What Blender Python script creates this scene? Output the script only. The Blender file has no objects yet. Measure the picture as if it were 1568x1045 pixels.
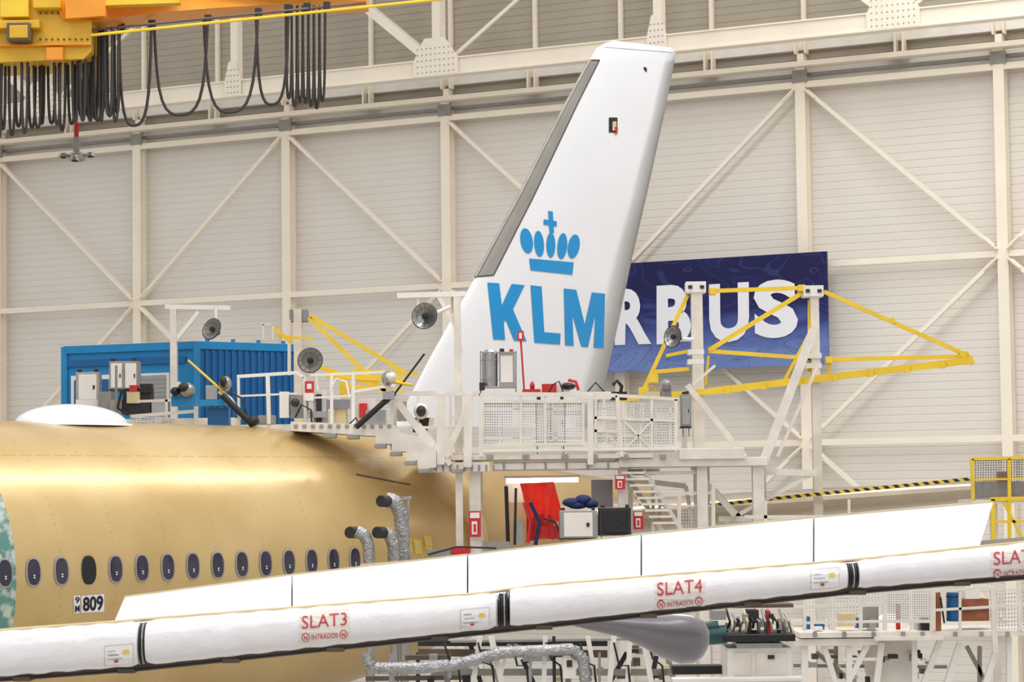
import bpy, bmesh, math, random
from mathutils import Vector, Matrix
from mathutils.bvhtree import BVHTree
from mathutils.geometry import tessellate_polygon
random.seed(7)
scene=bpy.context.scene
V=Vector
# ---------------------------------------------------------------- camera / survey
F=3800.0; CX=784.0; CY=522.5
CAM=V((0,0,7.5))
pitch=math.atan(242.5/F); roll=math.radians(0.7)
fwd=V((0,math.cos(pitch),math.sin(pitch))); up0=V((0,-math.sin(pitch),math.cos(pitch))); r0=V((1,0,0))
rt=r0*math.cos(roll)-up0*math.sin(roll); upv=up0*math.cos(roll)+r0*math.sin(roll)
cd=bpy.data.cameras.new('camera'); cam=bpy.data.objects.new('camera',cd); scene.collection.objects.link(cam)
cd.sensor_width=36; cd.lens=F*36/1568; cd.clip_end=400
cd.dof.use_dof=True; cd.dof.focus_distance=54; cd.dof.aperture_fstop=4.5
M=Matrix((rt,upv,-fwd)).transposed().to_4x4(); M.translation=CAM; cam.matrix_world=M
scene.camera=cam
scene.view_settings.view_transform='Standard'
def ray(x,y): return rt*((x-CX)/F)-upv*((y-CY)/F)+fwd
def P(x,y,Y=52.0):
    d=ray(x,y); return CAM+d*(Y/d.y)
def plane(x,y,p0,n,off=0.0):
    d=ray(x,y); return CAM+d*((off-n.dot(CAM-p0))/n.dot(d))
WN=V((-.462,-.887,0)).normalized(); WT=V((-.887,.462,0)).normalized(); W0=V((0,84,0))
def PW(x,y,off=0): return plane(x,y,W0,WN,off)
def W(s,z,off=0): 
    p=W0+WT*s+WN*off; p.z=z; return p
def ws(x,y,off=0):
    p=PW(x,y,off); return (p-W0).dot(WT), p.z
AX=V((.653,.757,0)).normalized(); Q=V((.757,-.653,0)).normalized(); A0=V((-10.89,46.63,0))
def PF(x,y,off=0): return plane(x,y,A0,Q,off)
def L(t,off,z): 
    p=A0+AX*t+Q*off; p.z=z; return p
# ---------------------------------------------------------------- materials
def nodes(name):
    m=bpy.data.materials.new(name); m.use_nodes=True
    return m,m.node_tree.nodes,m.node_tree.links,m.node_tree.nodes['Principled BSDF']
def mat(name,c,rough=.5,metal=0,var=.06,scale=3.0,bump=0,bscale=8,coat=0,emit=0):
    m,n,l,b=nodes(name)
    tc=n.new('ShaderNodeTexCoord'); no=n.new('ShaderNodeTexNoise'); no.inputs['Scale'].default_value=scale; no.inputs['Detail'].default_value=3
    l.new(tc.outputs['Object'],no.inputs['Vector'])
    r=n.new('ShaderNodeValToRGB'); r.color_ramp.elements[0].position=.3; r.color_ramp.elements[1].position=.7
    r.color_ramp.elements[0].color=tuple(max(0,x*(1-var)) for x in c)+(1,)
    r.color_ramp.elements[1].color=tuple(min(1,x*(1+var)) for x in c)+(1,)
    l.new(no.outputs['Fac'],r.inputs['Fac']); l.new(r.outputs['Color'],b.inputs['Base Color'])
    b.inputs['Roughness'].default_value=rough; b.inputs['Metallic'].default_value=metal
    if coat: b.inputs['Coat Weight'].default_value=coat; b.inputs['Coat Roughness'].default_value=.1
    if emit: 
        l.new(r.outputs['Color'],b.inputs['Emission Color']); b.inputs['Emission Strength'].default_value=emit
    if bump:
        n2=n.new('ShaderNodeTexNoise'); n2.inputs['Scale'].default_value=bscale; n2.inputs['Detail'].default_value=4
        l.new(tc.outputs['Object'],n2.inputs['Vector'])
        bp=n.new('ShaderNodeBump'); bp.inputs['Strength'].default_value=bump; bp.inputs['Distance'].default_value=.05
        l.new(n2.outputs['Fac'],bp.inputs['Height']); l.new(bp.outputs['Normal'],b.inputs['Normal'])
    return m
def s(r,g,b):
    f=lambda c:(c/255/12.92) if c/255<=.04045 else ((c/255+.055)/1.055)**2.4
    return (f(r),f(g),f(b))
m_clad=mat('cladding',s(232,227,219),.55,0,.025,.4)
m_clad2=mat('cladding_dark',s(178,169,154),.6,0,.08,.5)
m_cream=mat('cream_steel',s(250,240,223),.45,0,.03,1)
m_white=mat('white_paint',s(234,230,224),.4,0,.05,2)
m_dock=mat('dock_white',s(226,219,209),.45,0,.09,3)
m_greyst=mat('grey_steel',s(150,148,143),.45,.2,.12,3)
m_dark=mat('dark_gap',s(40,38,38),.6,0,.2,5)
m_black=mat('black_rubber',s(22,22,25),.5,0,.2,5)
m_fin=mat('fin_white',s(229,231,236),.25,0,.02,.5,coat=.2)
m_le=mat('leading_edge_metal',s(168,163,158),.28,.65,.1,1)
m_blue=mat('livery_blue',s(0,140,206),.35,0,.02,1)
m_cab=mat('cabin_blue',s(20,130,190),.5,0,.06,1)
m_cabd=mat('cabin_blue_dark',s(14,92,152),.5,0,.08,1)
m_yel=mat('crane_yellow',s(236,200,48),.4,0,.08,1.5)
m_org=mat('crane_orange',s(234,152,38),.45,0,.1,1)
m_amber=mat('crane_amber',s(222,176,36),.45,0,.12,1)
m_cable=mat('cable_black',s(52,47,46),.5,0,.2,5)
m_red=mat('red_paint',s(200,38,38),.5,0,.1,3)
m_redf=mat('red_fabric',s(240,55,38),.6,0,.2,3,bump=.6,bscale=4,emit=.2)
m_lamp=mat('tube_light',s(255,250,240),.5,0,0,1,emit=6)
m_silver=mat('foil',s(170,170,172),.3,.9,.2,8,bump=.9,bscale=18)
m_steel=mat('brushed',s(172,172,172),.3,.8,.1,4)
m_slat=mat('white_wrap',s(238,236,240),.27,0,.03,1.5,bump=.8,bscale=3.0,coat=.25)
m_skin=mat('wing_skin_white',s(228,229,233),.35,0,.02,1)
m_seal=mat('edge_sealant',s(214,196,150),.5,0,.1,3)
m_brown=mat('wing_underside',s(96,82,70),.45,0,.25,2)
m_glass=mat('window_glass',s(54,52,66),.1,0,.35,1.5)
m_frame=mat('window_frame',s(172,166,168),.3,.6,.05,2)
m_text=mat('stencil_red',s(190,60,75),.5,0,.05,2)
m_paper=mat('label_paper',s(232,224,216),.6,0,.03,3)
m_wtext=mat('letter_white',s(238,239,246),.4,0,.02,1)
m_grey=mat('fairing_grey',s(134,131,138),.3,.15,.1,1,coat=.4)
m_wood=mat('wood_crate',s(150,90,60),.6,0,.25,4)
m_teal=mat('dark_teal',s(20,70,70),.4,0,.2,3)
m_bluebag=mat('navy_fabric',s(25,45,95),.8,0,.3,6,bump=.6,bscale=8)
m_mesh=mat('mesh_wire',s(228,226,222),.5,0,.05,3)
m_tailmet=mat('tailplane_metal',s(182,168,148),.26,.55,.12,.8,coat=.3)
m_yelt=mat('yellow_label',s(235,205,60),.5,0,.05,3)
def floor_mat():
    m,n,l,b=nodes('floor_epoxy')
    tc=n.new('ShaderNodeTexCoord'); br=n.new('ShaderNodeTexNoise'); br.inputs['Scale'].default_value=.3
    l.new(tc.outputs['Object'],br.inputs['Vector']); r=n.new('ShaderNodeValToRGB')
    r.color_ramp.elements[0].color=(.52,.50,.46,1); r.color_ramp.elements[1].color=(.64,.61,.57,1)
    l.new(br.outputs['Fac'],r.inputs['Fac']); l.new(r.outputs['Color'],b.inputs['Base Color']); b.inputs['Roughness'].default_value=.35
    return m
def fus_mat():
    m,n,l,b=nodes('gold_primer')
    tc=n.new('ShaderNodeTexCoord'); sep=n.new('ShaderNodeSeparateXYZ'); l.new(tc.outputs['Object'],sep.inputs[0])
    no=n.new('ShaderNodeTexNoise'); no.inputs['Scale'].default_value=.5; no.inputs['Detail'].default_value=3; l.new(tc.outputs['Object'],no.inputs['Vector'])
    r=n.new('ShaderNodeValToRGB'); r.color_ramp.elements[0].color=s(198,167,108)+(1,); r.color_ramp.elements[1].color=s(213,185,130)+(1,)
    r.color_ramp.elements[0].position=.35; r.color_ramp.elements[1].position=.65
    l.new(no.outputs['Fac'],r.inputs['Fac'])
    def mth(op,a,bv=None,c=None):
        q=n.new('ShaderNodeMath'); q.operation=op
        for i,v in enumerate((a,bv,c)):
            if v is None: continue
            if isinstance(v,(int,float)): q.inputs[i].default_value=v
            else: l.new(v,q.inputs[i])
        return q.outputs[0]
    cur=r.outputs['Color']
    def mix(fac,col):
        nonlocal cur
        x=n.new('ShaderNodeMix'); x.data_type='RGBA'; l.new(fac,x.inputs['Factor']); l.new(cur,x.inputs['A'])
        if isinstance(col,tuple): x.inputs['B'].default_value=col+(1,)
        else: l.new(col,x.inputs['B'])
        cur=x.outputs['Result']
    X=sep.outputs['X']; Z=sep.outputs['Z']
    mix(mth('MULTIPLY',mth('GREATER_THAN',X,12.9),.4),s(145,108,56))   # aft section past the joint, dock shade put into its colour
    d=mth('LESS_THAN',mth('ABSOLUTE',mth('SUBTRACT',X,12.9)),.014)
    lines=d
    dash=mth('GREATER_THAN',mth('FRACT',mth('MULTIPLY',X,2.5)),.25)
    for z0 in (8.42,):
        d=mth('MULTIPLY',mth('LESS_THAN',mth('ABSOLUTE',mth('SUBTRACT',Z,z0)),.008),dash)
        lines=mth('MAXIMUM',lines,d)
    mix(mth('MULTIPLY',lines,.4),s(120,92,50))
    fr=mth('LESS_THAN',mth('ABSOLUTE',mth('SUBTRACT',mth('FRACT',mth('MULTIPLY',X,1/1.27)),.5)),.010)
    rd=mth('GREATER_THAN',mth('FRACT',mth('MULTIPLY',Z,6.0)),.8)
    mix(mth('MULTIPLY',mth('MULTIPLY',fr,rd),.4),s(120,92,50))
    no2=n.new('ShaderNodeTexNoise'); no2.inputs['Scale'].default_value=5; no2.inputs['Detail'].default_value=6; l.new(tc.outputs['Object'],no2.inputs['Vector'])
    r2=n.new('ShaderNodeValToRGB'); r2.color_ramp.elements[0].color=s(95,145,135)+(1,); r2.color_ramp.elements[1].color=s(195,205,195)+(1,)
    r2.color_ramp.elements[0].position=.45; r2.color_ramp.elements[1].position=.6; l.new(no2.outputs['Fac'],r2.inputs['Fac'])
    mix(mth('MULTIPLY',mth('LESS_THAN',X,-.38),mth('GREATER_THAN',X,-4.0)),r2.outputs['Color'])
    l.new(cur,b.inputs['Base Color'])
    b.inputs['Roughness'].default_value=.33; b.inputs['Metallic'].default_value=.3
    b.inputs['Coat Weight'].default_value=.28; b.inputs['Coat Roughness'].default_value=.17
    bp=n.new('ShaderNodeBump'); bp.inputs['Strength'].default_value=.2; bp.inputs['Distance'].default_value=.05
    no3=n.new('ShaderNodeTexNoise'); no3.inputs['Scale'].default_value=.9; l.new(tc.outputs['Object'],no3.inputs['Vector'])
    l.new(no3.outputs['Fac'],bp.inputs['Height']); l.new(bp.outputs['Normal'],b.inputs['Normal'])
    return m
def sign_mat():
    m,n,l,b=nodes('banner_print')
    g=n.new('ShaderNodeNewGeometry'); sep=n.new('ShaderNodeSeparateXYZ'); l.new(g.outputs['Position'],sep.inputs[0])
    mp=n.new('ShaderNodeMapping'); mp.inputs['Scale'].default_value=(.45,.45,1.1); l.new(g.outputs['Position'],mp.inputs['Vector'])
    no=n.new('ShaderNodeTexNoise'); no.inputs['Scale'].default_value=.7; no.inputs['Detail'].default_value=1; no.inputs['Distortion'].default_value=2.0
    l.new(mp.outputs[0],no.inputs['Vector'])
    mr=n.new('ShaderNodeMapRange'); mr.inputs['From Min'].default_value=11.9; mr.inputs['From Max'].default_value=14.2; l.new(sep.outputs['Z'],mr.inputs['Value'])
    ad=n.new('ShaderNodeMath'); ad.operation='MULTIPLY_ADD'; l.new(no.outputs['Fac'],ad.inputs[0]); ad.inputs[1].default_value=.7; ad.inputs[2].default_value=-.35
    ad2=n.new('ShaderNodeMath'); l.new(ad.outputs[0],ad2.inputs[0]); l.new(mr.outputs[0],ad2.inputs[1])
    r=n.new('ShaderNodeValToRGB'); e=r.color_ramp.elements; e[0].position=0; e[0].color=s(112,134,190)+(1,); e[1].position=1; e[1].color=s(30,31,80)+(1,)
    k=e.new(.4); k.color=s(78,94,160)+(1,); k=e.new(.7); k.color=s(36,39,96)+(1,)
    l.new(ad2.outputs[0],r.inputs['Fac'])
    fr=n.new('ShaderNodeMath'); fr.operation='MULTIPLY'; l.new(no.outputs['Fac'],fr.inputs[0]); fr.inputs[1].default_value=6
    f2=n.new('ShaderNodeMath'); f2.operation='FRACT'; l.new(fr.outputs[0],f2.inputs[0])
    f3=n.new('ShaderNodeMath'); f3.operation='LESS_THAN'; l.new(f2.outputs[0],f3.inputs[0]); f3.inputs[1].default_value=.12
    ml=n.new('ShaderNodeMath'); ml.operation='MULTIPLY'; l.new(f3.outputs[0],ml.inputs[0]); ml.inputs[1].default_value=.4
    mx=n.new('ShaderNodeMix'); mx.data_type='RGBA'; l.new(r.outputs['Color'],mx.inputs['A']); mx.inputs['B'].default_value=s(62,76,130)+(1,)
    l.new(ml.outputs[0],mx.inputs['Factor'])
    l.new(mx.outputs['Result'],b.inputs['Base Color']); b.inputs['Roughness'].default_value=.6; b.inputs['Specular IOR Level'].default_value=.25
    return m
def haz_mat():
    m,n,l,b=nodes('hazard_stripes')
    g=n.new('ShaderNodeNewGeometry'); sep=n.new('ShaderNodeSeparateXYZ'); l.new(g.outputs['Position'],sep.inputs[0])
    a=n.new('ShaderNodeMath'); a.operation='ADD'; l.new(sep.outputs['X'],a.inputs[0]); l.new(sep.outputs['Z'],a.inputs[1])
    q=n.new('ShaderNodeMath'); q.operation='MULTIPLY'; l.new(a.outputs[0],q.inputs[0]); q.inputs[1].default_value=4.5
    f=n.new('ShaderNodeMath'); f.operation='FRACT'; l.new(q.outputs[0],f.inputs[0])
    c=n.new('ShaderNodeMath'); c.operation='GREATER_THAN'; l.new(f.outputs[0],c.inputs[0]); c.inputs[1].default_value=.5
    x=n.new('ShaderNodeMix'); x.data_type='RGBA'; l.new(c.outputs[0],x.inputs['Factor']); x.inputs['A'].default_value=s(30,30,30)+(1,); x.inputs['B'].default_value=s(225,192,50)+(1,)
    l.new(x.outputs['Result'],b.inputs['Base Color']); b.inputs['Roughness'].default_value=.6
    return m
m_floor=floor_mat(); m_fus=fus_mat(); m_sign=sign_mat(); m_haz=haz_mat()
# ---------------------------------------------------------------- builder
UP=V((0,0,1))
class B:
    def __init__(s,name): s.name=name; s.v=[]; s.f=[]; s.mi=[]; s.sm=[]; s.m=[]
    def add(s,vs,fs,m,smooth=False):
        if m not in s.m: s.m.append(m)
        k=s.m.index(m); o=len(s.v); s.v+= [V(x) for x in vs]
        for f in fs: s.f.append([i+o for i in f]); s.mi.append(k); s.sm.append(smooth)
    def beam(s,a,b,w,h,m,up=UP):
        a=V(a);b=V(b); d=(b-a).normalized()
        if abs(d.dot(up))>.98: up=V((0,1,0)) if abs(d.y)<.9 else V((1,0,0))
        sd=d.cross(up).normalized()*w/2; u=sd.cross(d).normalized()*h/2
        vs=[p+i*sd+j*u for p in (a,b) for i,j in ((-1,-1),(1,-1),(1,1),(-1,1))]
        s.add(vs,[(0,3,2,1),(4,5,6,7),(0,1,5,4),(1,2,6,5),(2,3,7,6),(3,0,4,7)],m)
    def ibeam(s,a,b,w,h,m,up=UP,t=.04):
        a=V(a);b=V(b); d=(b-a).normalized()
        if abs(d.dot(up))>.98: up=V((0,1,0))
        sd=d.cross(up).normalized(); u=sd.cross(d).normalized()
        s.beam(a+u*(h/2),b+u*(h/2),w,t,m,up); s.beam(a-u*(h/2),b-u*(h/2),w,t,m,up); s.beam(a,b,t,h,m,up)
    def tube(s,a,b,r,m,n=10,r2=None):
        s.path([a,b],r,m,n,r2=r2)
    def path(s,pts,r,m,n=8,r2=None,closed=False,radii=None):
        pts=[V(p) for p in pts]; N=len(pts); vs=[];fs=[]
        ref=None
        for i,p in enumerate(pts):
            a=pts[(i-1)%N] if (closed or i>0) else p; c=pts[(i+1)%N] if (closed or i<N-1) else p
            d=(c-a).normalized()
            if ref is None: ref=d.orthogonal().normalized()
            e1=(ref-d*ref.dot(d)).normalized(); ref=e1; e2=d.cross(e1)
            rr=r if r2 is None else r+(r2-r)*i/(N-1)
            if radii: rr=radii[i]
            for k in range(n):
                an=2*math.pi*k/n; vs.append(p+(e1*math.cos(an)+e2*math.sin(an))*rr)
        for i in range(N if closed else N-1):
            j=(i+1)%N
            for k in range(n): fs.append((i*n+k,i*n+(k+1)%n,j*n+(k+1)%n,j*n+k))
        s.add(vs,fs,m,True)
        if not closed:
            s.add(vs[:n],[tuple(reversed(range(n)))],m); s.add(vs[-n:],[tuple(range(n))],m)
    def box(s,c,sz,m,rot=0):
        c=V(c); x,y,z=(k/2 for k in sz); cr,sr=math.cos(rot),math.sin(rot)
        vs=[]
        for i,j,k in ((-1,-1,-1),(1,-1,-1),(1,1,-1),(-1,1,-1),(-1,-1,1),(1,-1,1),(1,1,1),(-1,1,1)):
            X=i*x;Y=j*y; vs.append(c+V((X*cr-Y*sr,X*sr+Y*cr,k*z)))
        s.add(vs,[(0,3,2,1),(4,5,6,7),(0,1,5,4),(1,2,6,5),(2,3,7,6),(3,0,4,7)],m)
    def pbox(s,x1,y1,x2,y2,Y,d,m):
        a=P(x1,y2,Y); b=P(x2,y1,Y)
        s.box(((a.x+b.x)/2,Y+d/2,(a.z+b.z)/2),(abs(b.x-a.x),d,abs(b.z-a.z)),m)
    def prism(s,pts,vec,m,smooth=False):
        pts=[V(p) for p in pts]; vec=V(vec); n=len(pts)
        tri=tessellate_polygon([pts])
        s.add(pts,[tuple(t) for t in tri],m); s.add([p+vec for p in pts],[tuple(reversed(t)) for t in tri],m)
        s.add(pts+[p+vec for p in pts],[(i,(i+1)%n,(i+1)%n+n,i+n) for i in range(n)],m,smooth)
    def ell(s,c,r,m,ex=V((1,0,0)),ey=V((0,1,0)),ez=UP,nu=24,nv=12,vmin=-90):
        vs=[];fs=[]
        for j in range(nv+1):
            la=math.radians(vmin+(90-vmin)*j/nv)
            for i in range(nu):
                lo=2*math.pi*i/nu
                vs.append(V(c)+ex*(r[0]*math.cos(la)*math.cos(lo))+ey*(r[1]*math.cos(la)*math.sin(lo))+ez*(r[2]*math.sin(la)))
        for j in range(nv):
            for i in range(nu): fs.append((j*nu+i,j*nu+(i+1)%nu,(j+1)*nu+(i+1)%nu,(j+1)*nu+i))
        s.add(vs,fs,m,True)
    def wires(s,a,b,c,d,nu,nv,r,m):
        a,b,c,d=map(V,(a,b,c,d))
        for i in range(nu+1):
            t=i/nu; s.beam(a.lerp(b,t),d.lerp(c,t),r,r,m)
        for j in range(nv+1):
            t=j/nv; s.beam(a.lerp(d,t),b.lerp(c,t),r,r,m)
    def done(s,parent=None,mw=None,bevel=0):
        me=bpy.data.meshes.new(s.name); vs=s.v
        if mw is not None:
            inv=mw.inverted(); vs=[inv@v for v in vs]
        me.from_pydata([tuple(v) for v in vs],[],s.f)
        for m in s.m: me.materials.append(m)
        me.polygons.foreach_set('material_index',s.mi); me.polygons.foreach_set('use_smooth',s.sm)
        me.update(); o=bpy.data.objects.new(s.name,me); scene.collection.objects.link(o)
        if mw is not None: o.matrix_world=mw
        if parent: o.parent=parent
        if bevel:
            bv=o.modifiers.new('bevel','BEVEL'); bv.width=bevel; bv.segments=2; bv.limit_method='ANGLE'
        return o
    def bvh(s): return BVHTree.FromPolygons([tuple(v) for v in s.v],[tuple(f) for f in s.f])
def empty(name,loc=(0,0,0)):
    o=bpy.data.objects.new(name,None); scene.collection.objects.link(o); return o
def survey_decal(b,verts2,faces,bvh,m,step=12,lift=.012):
    """apply a thin painted marking on a real surface"""
    bm=bmesh.new(); vv=[bm.verts.new((x,y,0)) for x,y in verts2]
    for f in faces:
        try: bm.faces.new([vv[i] for i in f])
        except ValueError: pass
    xs=[v[0] for v in verts2]; ys=[v[1] for v in verts2]
    x=min(xs)+step
    while x<max(xs):
        bmesh.ops.bisect_plane(bm,geom=bm.verts[:]+bm.edges[:]+bm.faces[:],plane_co=(x,0,0),plane_no=(1,0,0)); x+=step
    y=min(ys)+step
    while y<max(ys):
        bmesh.ops.bisect_plane(bm,geom=bm.verts[:]+bm.edges[:]+bm.faces[:],plane_co=(0,y,0),plane_no=(0,1,0)); y+=step
    bm.verts.index_update(); out=[];ok={}
    for v in bm.verts:
        d=ray(v.co.x,v.co.y).normalized(); h=bvh.ray_cast(CAM,d)
        if h[0] is None: ok[v.index]=False; out.append(V((0,0,0)))
        else:
            nn=h[1] if h[1].dot(d)<0 else -h[1]
            ok[v.index]=True; out.append(h[0]+nn*lift)
    fs=[tuple(v.index for v in f.verts) for f in bm.faces if all(ok[v.index] for v in f.verts)]
    used=sorted({i for f in fs for i in f}); mp={i:k for k,i in enumerate(used)}
    b.add([out[i] for i in used],[tuple(mp[i] for i in f) for f in fs],m)
    bm.free()
def poly_decal(b,pts,bvh,m,step=12,lift=.012):
    tri=tessellate_polygon([[V((x,y,0)) for x,y in pts]])
    survey_decal(b,pts,[tuple(t) for t in tri],bvh,m,step,lift)
def ellpts(cx,cy,rx,ry,tilt=0,n=24):
    t=math.radians(tilt); o=[]
    for i in range(n):
        a=2*math.pi*i/n; x=rx*math.cos(a); y=ry*math.sin(a)
        o.append((cx+x*math.cos(t)-y*math.sin(t),cy+x*math.sin(t)+y*math.cos(t)))
    return o
def text_mesh(txt,bold=.0):
    c=bpy.data.curves.new('t','FONT'); c.body=txt; c.offset=bold; c.resolution_u=4; c.fill_mode='FRONT'
    o=bpy.data.objects.new('t',c); scene.collection.objects.link(o)
    dg=bpy.context.evaluated_depsgraph_get(); me=bpy.data.meshes.new_from_object(o.evaluated_get(dg))
    vs=[v.co.copy() for v in me.vertices]; fs=[tuple(p.vertices) for p in me.polygons]
    bpy.data.objects.remove(o); bpy.data.meshes.remove(me); bpy.data.curves.remove(c)
    x0=min(v.x for v in vs);x1=max(v.x for v in vs);y0=min(v.y for v in vs);y1=max(v.y for v in vs)
    return [((v.x-x0)/(x1-x0),(v.y-y0)/(y1-y0)) for v in vs],fs
def text_decal(b,txt,quad,bvh,m,bold=0,step=15,lift=.014):
    uv,fs=text_mesh(txt,bold); (ax,ay),(bx,by),(cx,cy),(dx,dy)=quad
    pts=[]
    for u,v in uv:
        tx=ax+(bx-ax)*u;ty=ay+(by-ay)*u;lx=dx+(cx-dx)*u;ly=dy+(cy-dy)*u
        pts.append((lx+(tx-lx)*v,ly+(ty-ly)*v))
    survey_decal(b,pts,fs,bvh,m,step,lift)
# ================================================================ ROOM
b=B('floor'); b.add([(-70,-15,0),(70,-15,0),(70,130,0),(-70,130,0)],[(0,1,2,3)],m_floor); b.done()
b=B('wall_back')
z=0; prof=[]
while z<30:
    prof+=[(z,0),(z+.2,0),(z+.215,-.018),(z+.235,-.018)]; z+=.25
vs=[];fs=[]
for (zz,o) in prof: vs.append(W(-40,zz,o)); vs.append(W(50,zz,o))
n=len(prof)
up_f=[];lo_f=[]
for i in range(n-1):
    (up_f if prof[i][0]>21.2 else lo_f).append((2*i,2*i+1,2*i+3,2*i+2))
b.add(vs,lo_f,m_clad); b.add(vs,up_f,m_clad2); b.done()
b=B('wall_frame')
def zrail(x,y,off=.35): return ws(x,y,off)[1]
z_top=zrail(705,155); z_up=zrail(705,180); z_mid=zrail(705,437); z_low=zrail(1250,678); z_bot=z_low-(z_mid-z_low)
cols=[-17.25+6.48*k for k in range(-2,9)]
for c in cols:
    b.beam(W(c,0,.3),W(c,z_top-.1,.3),.3,.06,m_cream,WN) ; b.ibeam(W(c,0,.4),W(c,z_top,.4),.34,.36,m_cream,WN)
    b.beam(W(c,z_top,.35),W(c,z_top+.45,.35),.22,.3,m_cream,WN)
    for dd in (-.13,.13): b.beam(W(c+3.2+dd,z_top+.1,.35),W(c+3.2+dd,z_top+.9,.35),.06,.3,m_cream,WN)
    b.beam(W(c+3.2,z_top+.12,.35),W(c+3.2,z_top+.2,.35),.6,.35,m_greyst,WN)
    for dd in (-.17,.17): b.beam(W(c+dd,z_top+.45,.4),W(c+dd,z_top+.9,.4),.05,.3,m_cream,WN)
    b.beam(W(c,z_top-.5,.6),W(c,z_top-.1,.6),.5,.04,m_greyst,WN)
    b.beam(W(c,z_top+.9,.1),W(c,29,.1),.14,.14,m_cream,WN)
    b.beam(W(c+3.2,z_top+.9,.1),W(c+3.2,29,.1),.14,.14,m_cream,WN)
s0,s1=cols[0]-3,cols[-1]+3
b.beam(W(s0,z_top+.05,.7),W(s1,z_top+.05,.7),.5,.16,m_cream)
b.beam(W(s0,z_top-.22,.25),W(s1,z_top-.22,.25),.3,.1,m_greyst)
b.beam(W(s0,z_top+.95,.15),W(s1,z_top+.95,.15),.25,.7,m_white)
for zz in (z_up,z_mid,z_low,z_bot): b.beam(W(s0,zz,.5),W(s1,zz,.5),.12,.2,m_cream)
def diag(i,za,j,zb):
    a=W(cols[i],za,.58); c=W(cols[j],zb,.58); d=(c-a).normalized(); b.beam(a+d*.35,c-d*.35,.12,.19,m_cream,WN)
    for p,sg in ((a,1),(c,-1)): b.beam(p+d*sg*.2,p+d*sg*.75,.05,.34,m_cream,WN)
for a,c in ((8,7),(6,7),(6,5),(5,4),(3,4),(3,2),(1,2),(8,9),(1,0)): diag(a,z_up,c,z_mid)
for a,c in ((7,8),(7,6),(5,6),(5,4),(4,3),(2,3),(2,1)): diag(a,z_mid,c,z_low)
for a,c in ((3,2),(3,4),(6,5),(6,7)): diag(a,z_low,c,z_bot)
b.done()
b=B('roof_truss')
O=2.5
zc=ws(860,85,O)[1]
b.beam(W(-40,zc,O),W(48,zc,O),.34,.5,m_cream)
b.beam(W(-40,zc+.27,O),W(48,zc+.27,O),.5,.05,m_cream); b.beam(W(-40,zc-.27,O),W(48,zc-.27,O),.5,.05,m_cream)
zt=zc+4.6
b.beam(W(-40,zt,O),W(48,zt,O),.34,.5,m_cream)
pan=[ws(x,60,O)[0] for x in (1718,1372,1010,672,362,70,-210)]
for i,p in enumerate(pan):
    big=(i%2==1)
    b.beam(W(p,zc,O),W(p,zt,O),.3,.4 if big else .3,m_cream,WN)
    w=.85 if big else .34; h=1.0 if big else .95
    g=[W(p-w,zc-.27,O+.22),W(p+w,zc-.27,O+.22),W(p+w,zc+.25,O+.22),W(p+w*.5,zc+h,O+.22),W(p-w*.4,zc+h,O+.22),W(p-w,zc+.3,O+.22)]
    b.prism(g,WN*.04,m_cream)
    for bx in range(9 if big else 4):
        for bz in range(5):
            xx=p-w*.8+bx*w*.2 if big else p-.22+bx*.14
            b.tube(W(xx,zc-.15+bz*.2,O+.26),W(xx,zc-.15+bz*.2,O+.28),.022,m_greyst,6)
    if big:
        b.beam(W(p+.3,zc+.3,O),W(p+5.5,zt,O),.3,.42,m_cream,WN)
        b.beam(W(p-.3,zc+.3,O-.2),W(p-6.6,zt,O-.2),.1,.1,m_cream,WN)
b.done()
# banner
sg=[PW(800,421,1.2),PW(1265,385,1.2),PW(1268,558,1.2),PW(800,577,1.2)]
zt_=sg[1].z; zb_=sg[2].z; sl=(sg[0]-W0).dot(WT); sr=(sg[1]-W0).dot(WT)
b=B('wall_banner'); pp=[W(sl,zt_,1.2),W(sr,zt_,1.2),W(sr,zb_,1.2),W(sl,zb_,1.2)]
b.prism(pp,-WN*.12,m_sign); 
for k in range(6):
    ss=sl+(sr-sl)*(k+.5)/6
    b.beam(W(ss,zt_-.3,1.1),W(ss,zt_-.3,.3),.08,.08,m_greyst); b.beam(W(ss,zb_+.3,1.1),W(ss,zb_+.3,.3),.08,.08,m_greyst)
bv=b.bvh(); sign=b.done()
b=B('banner_letters')
for ch,q in (('A',((838,443),(892,439),(894,530),(832,532))),('I',((900,440),(918,439),(919,530),(900,531))),
             ('R',((942,443),(993,441),(998,527),(942,529))),('B',((1006,438),(1057,435),(1059,525),(1006,528))),
             ('U',((1086,436),(1147,432),(1148,522),(1087,526))),('S',((1154,430),(1221,427),(1223,516),(1156,520)))):
    text_decal(b,ch,q,bv,m_wtext,.045,20,.03)
b.done(parent=sign)
# ================================================================ AIRLINER
air=empty('airliner')
def interp(tab,t):
    def lin(t):
        if t<=tab[0][0]: return tab[0][1]
        for (a,x),(c,y) in zip(tab,tab[1:]):
            if t<=c: return x+(y-x)*(t-a)/(c-a)
        return tab[-1][1]
    return sum(lin(t+k*.5) for k in range(-3,4))/7
TOP=[(-30,9.13),(8,9.13),(11,9.0),(13,8.75),(16,8.4),(19,8.1),(21.5,7.85),(28,7.8)]
BOT=[(-30,3.13),(7,3.13),(10,3.4),(13,4.05),(16,5.1),(19,6.4),(21.5,7.35),(28,7.5)]
WID=[(-30,2.98),(8,2.98),(11,2.8),(14,2.35),(17,1.7),(20,.85),(22,.3),(28,.2)]
def fsec(t):
    a=interp(TOP,t);c=interp(BOT,t); return (a+c)/2,(a-c)/2,interp(WID,t)
b=B('fuselage'); N=72; ts=[-14+.5*i for i in range(72)]
vs=[];fs=[]
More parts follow.
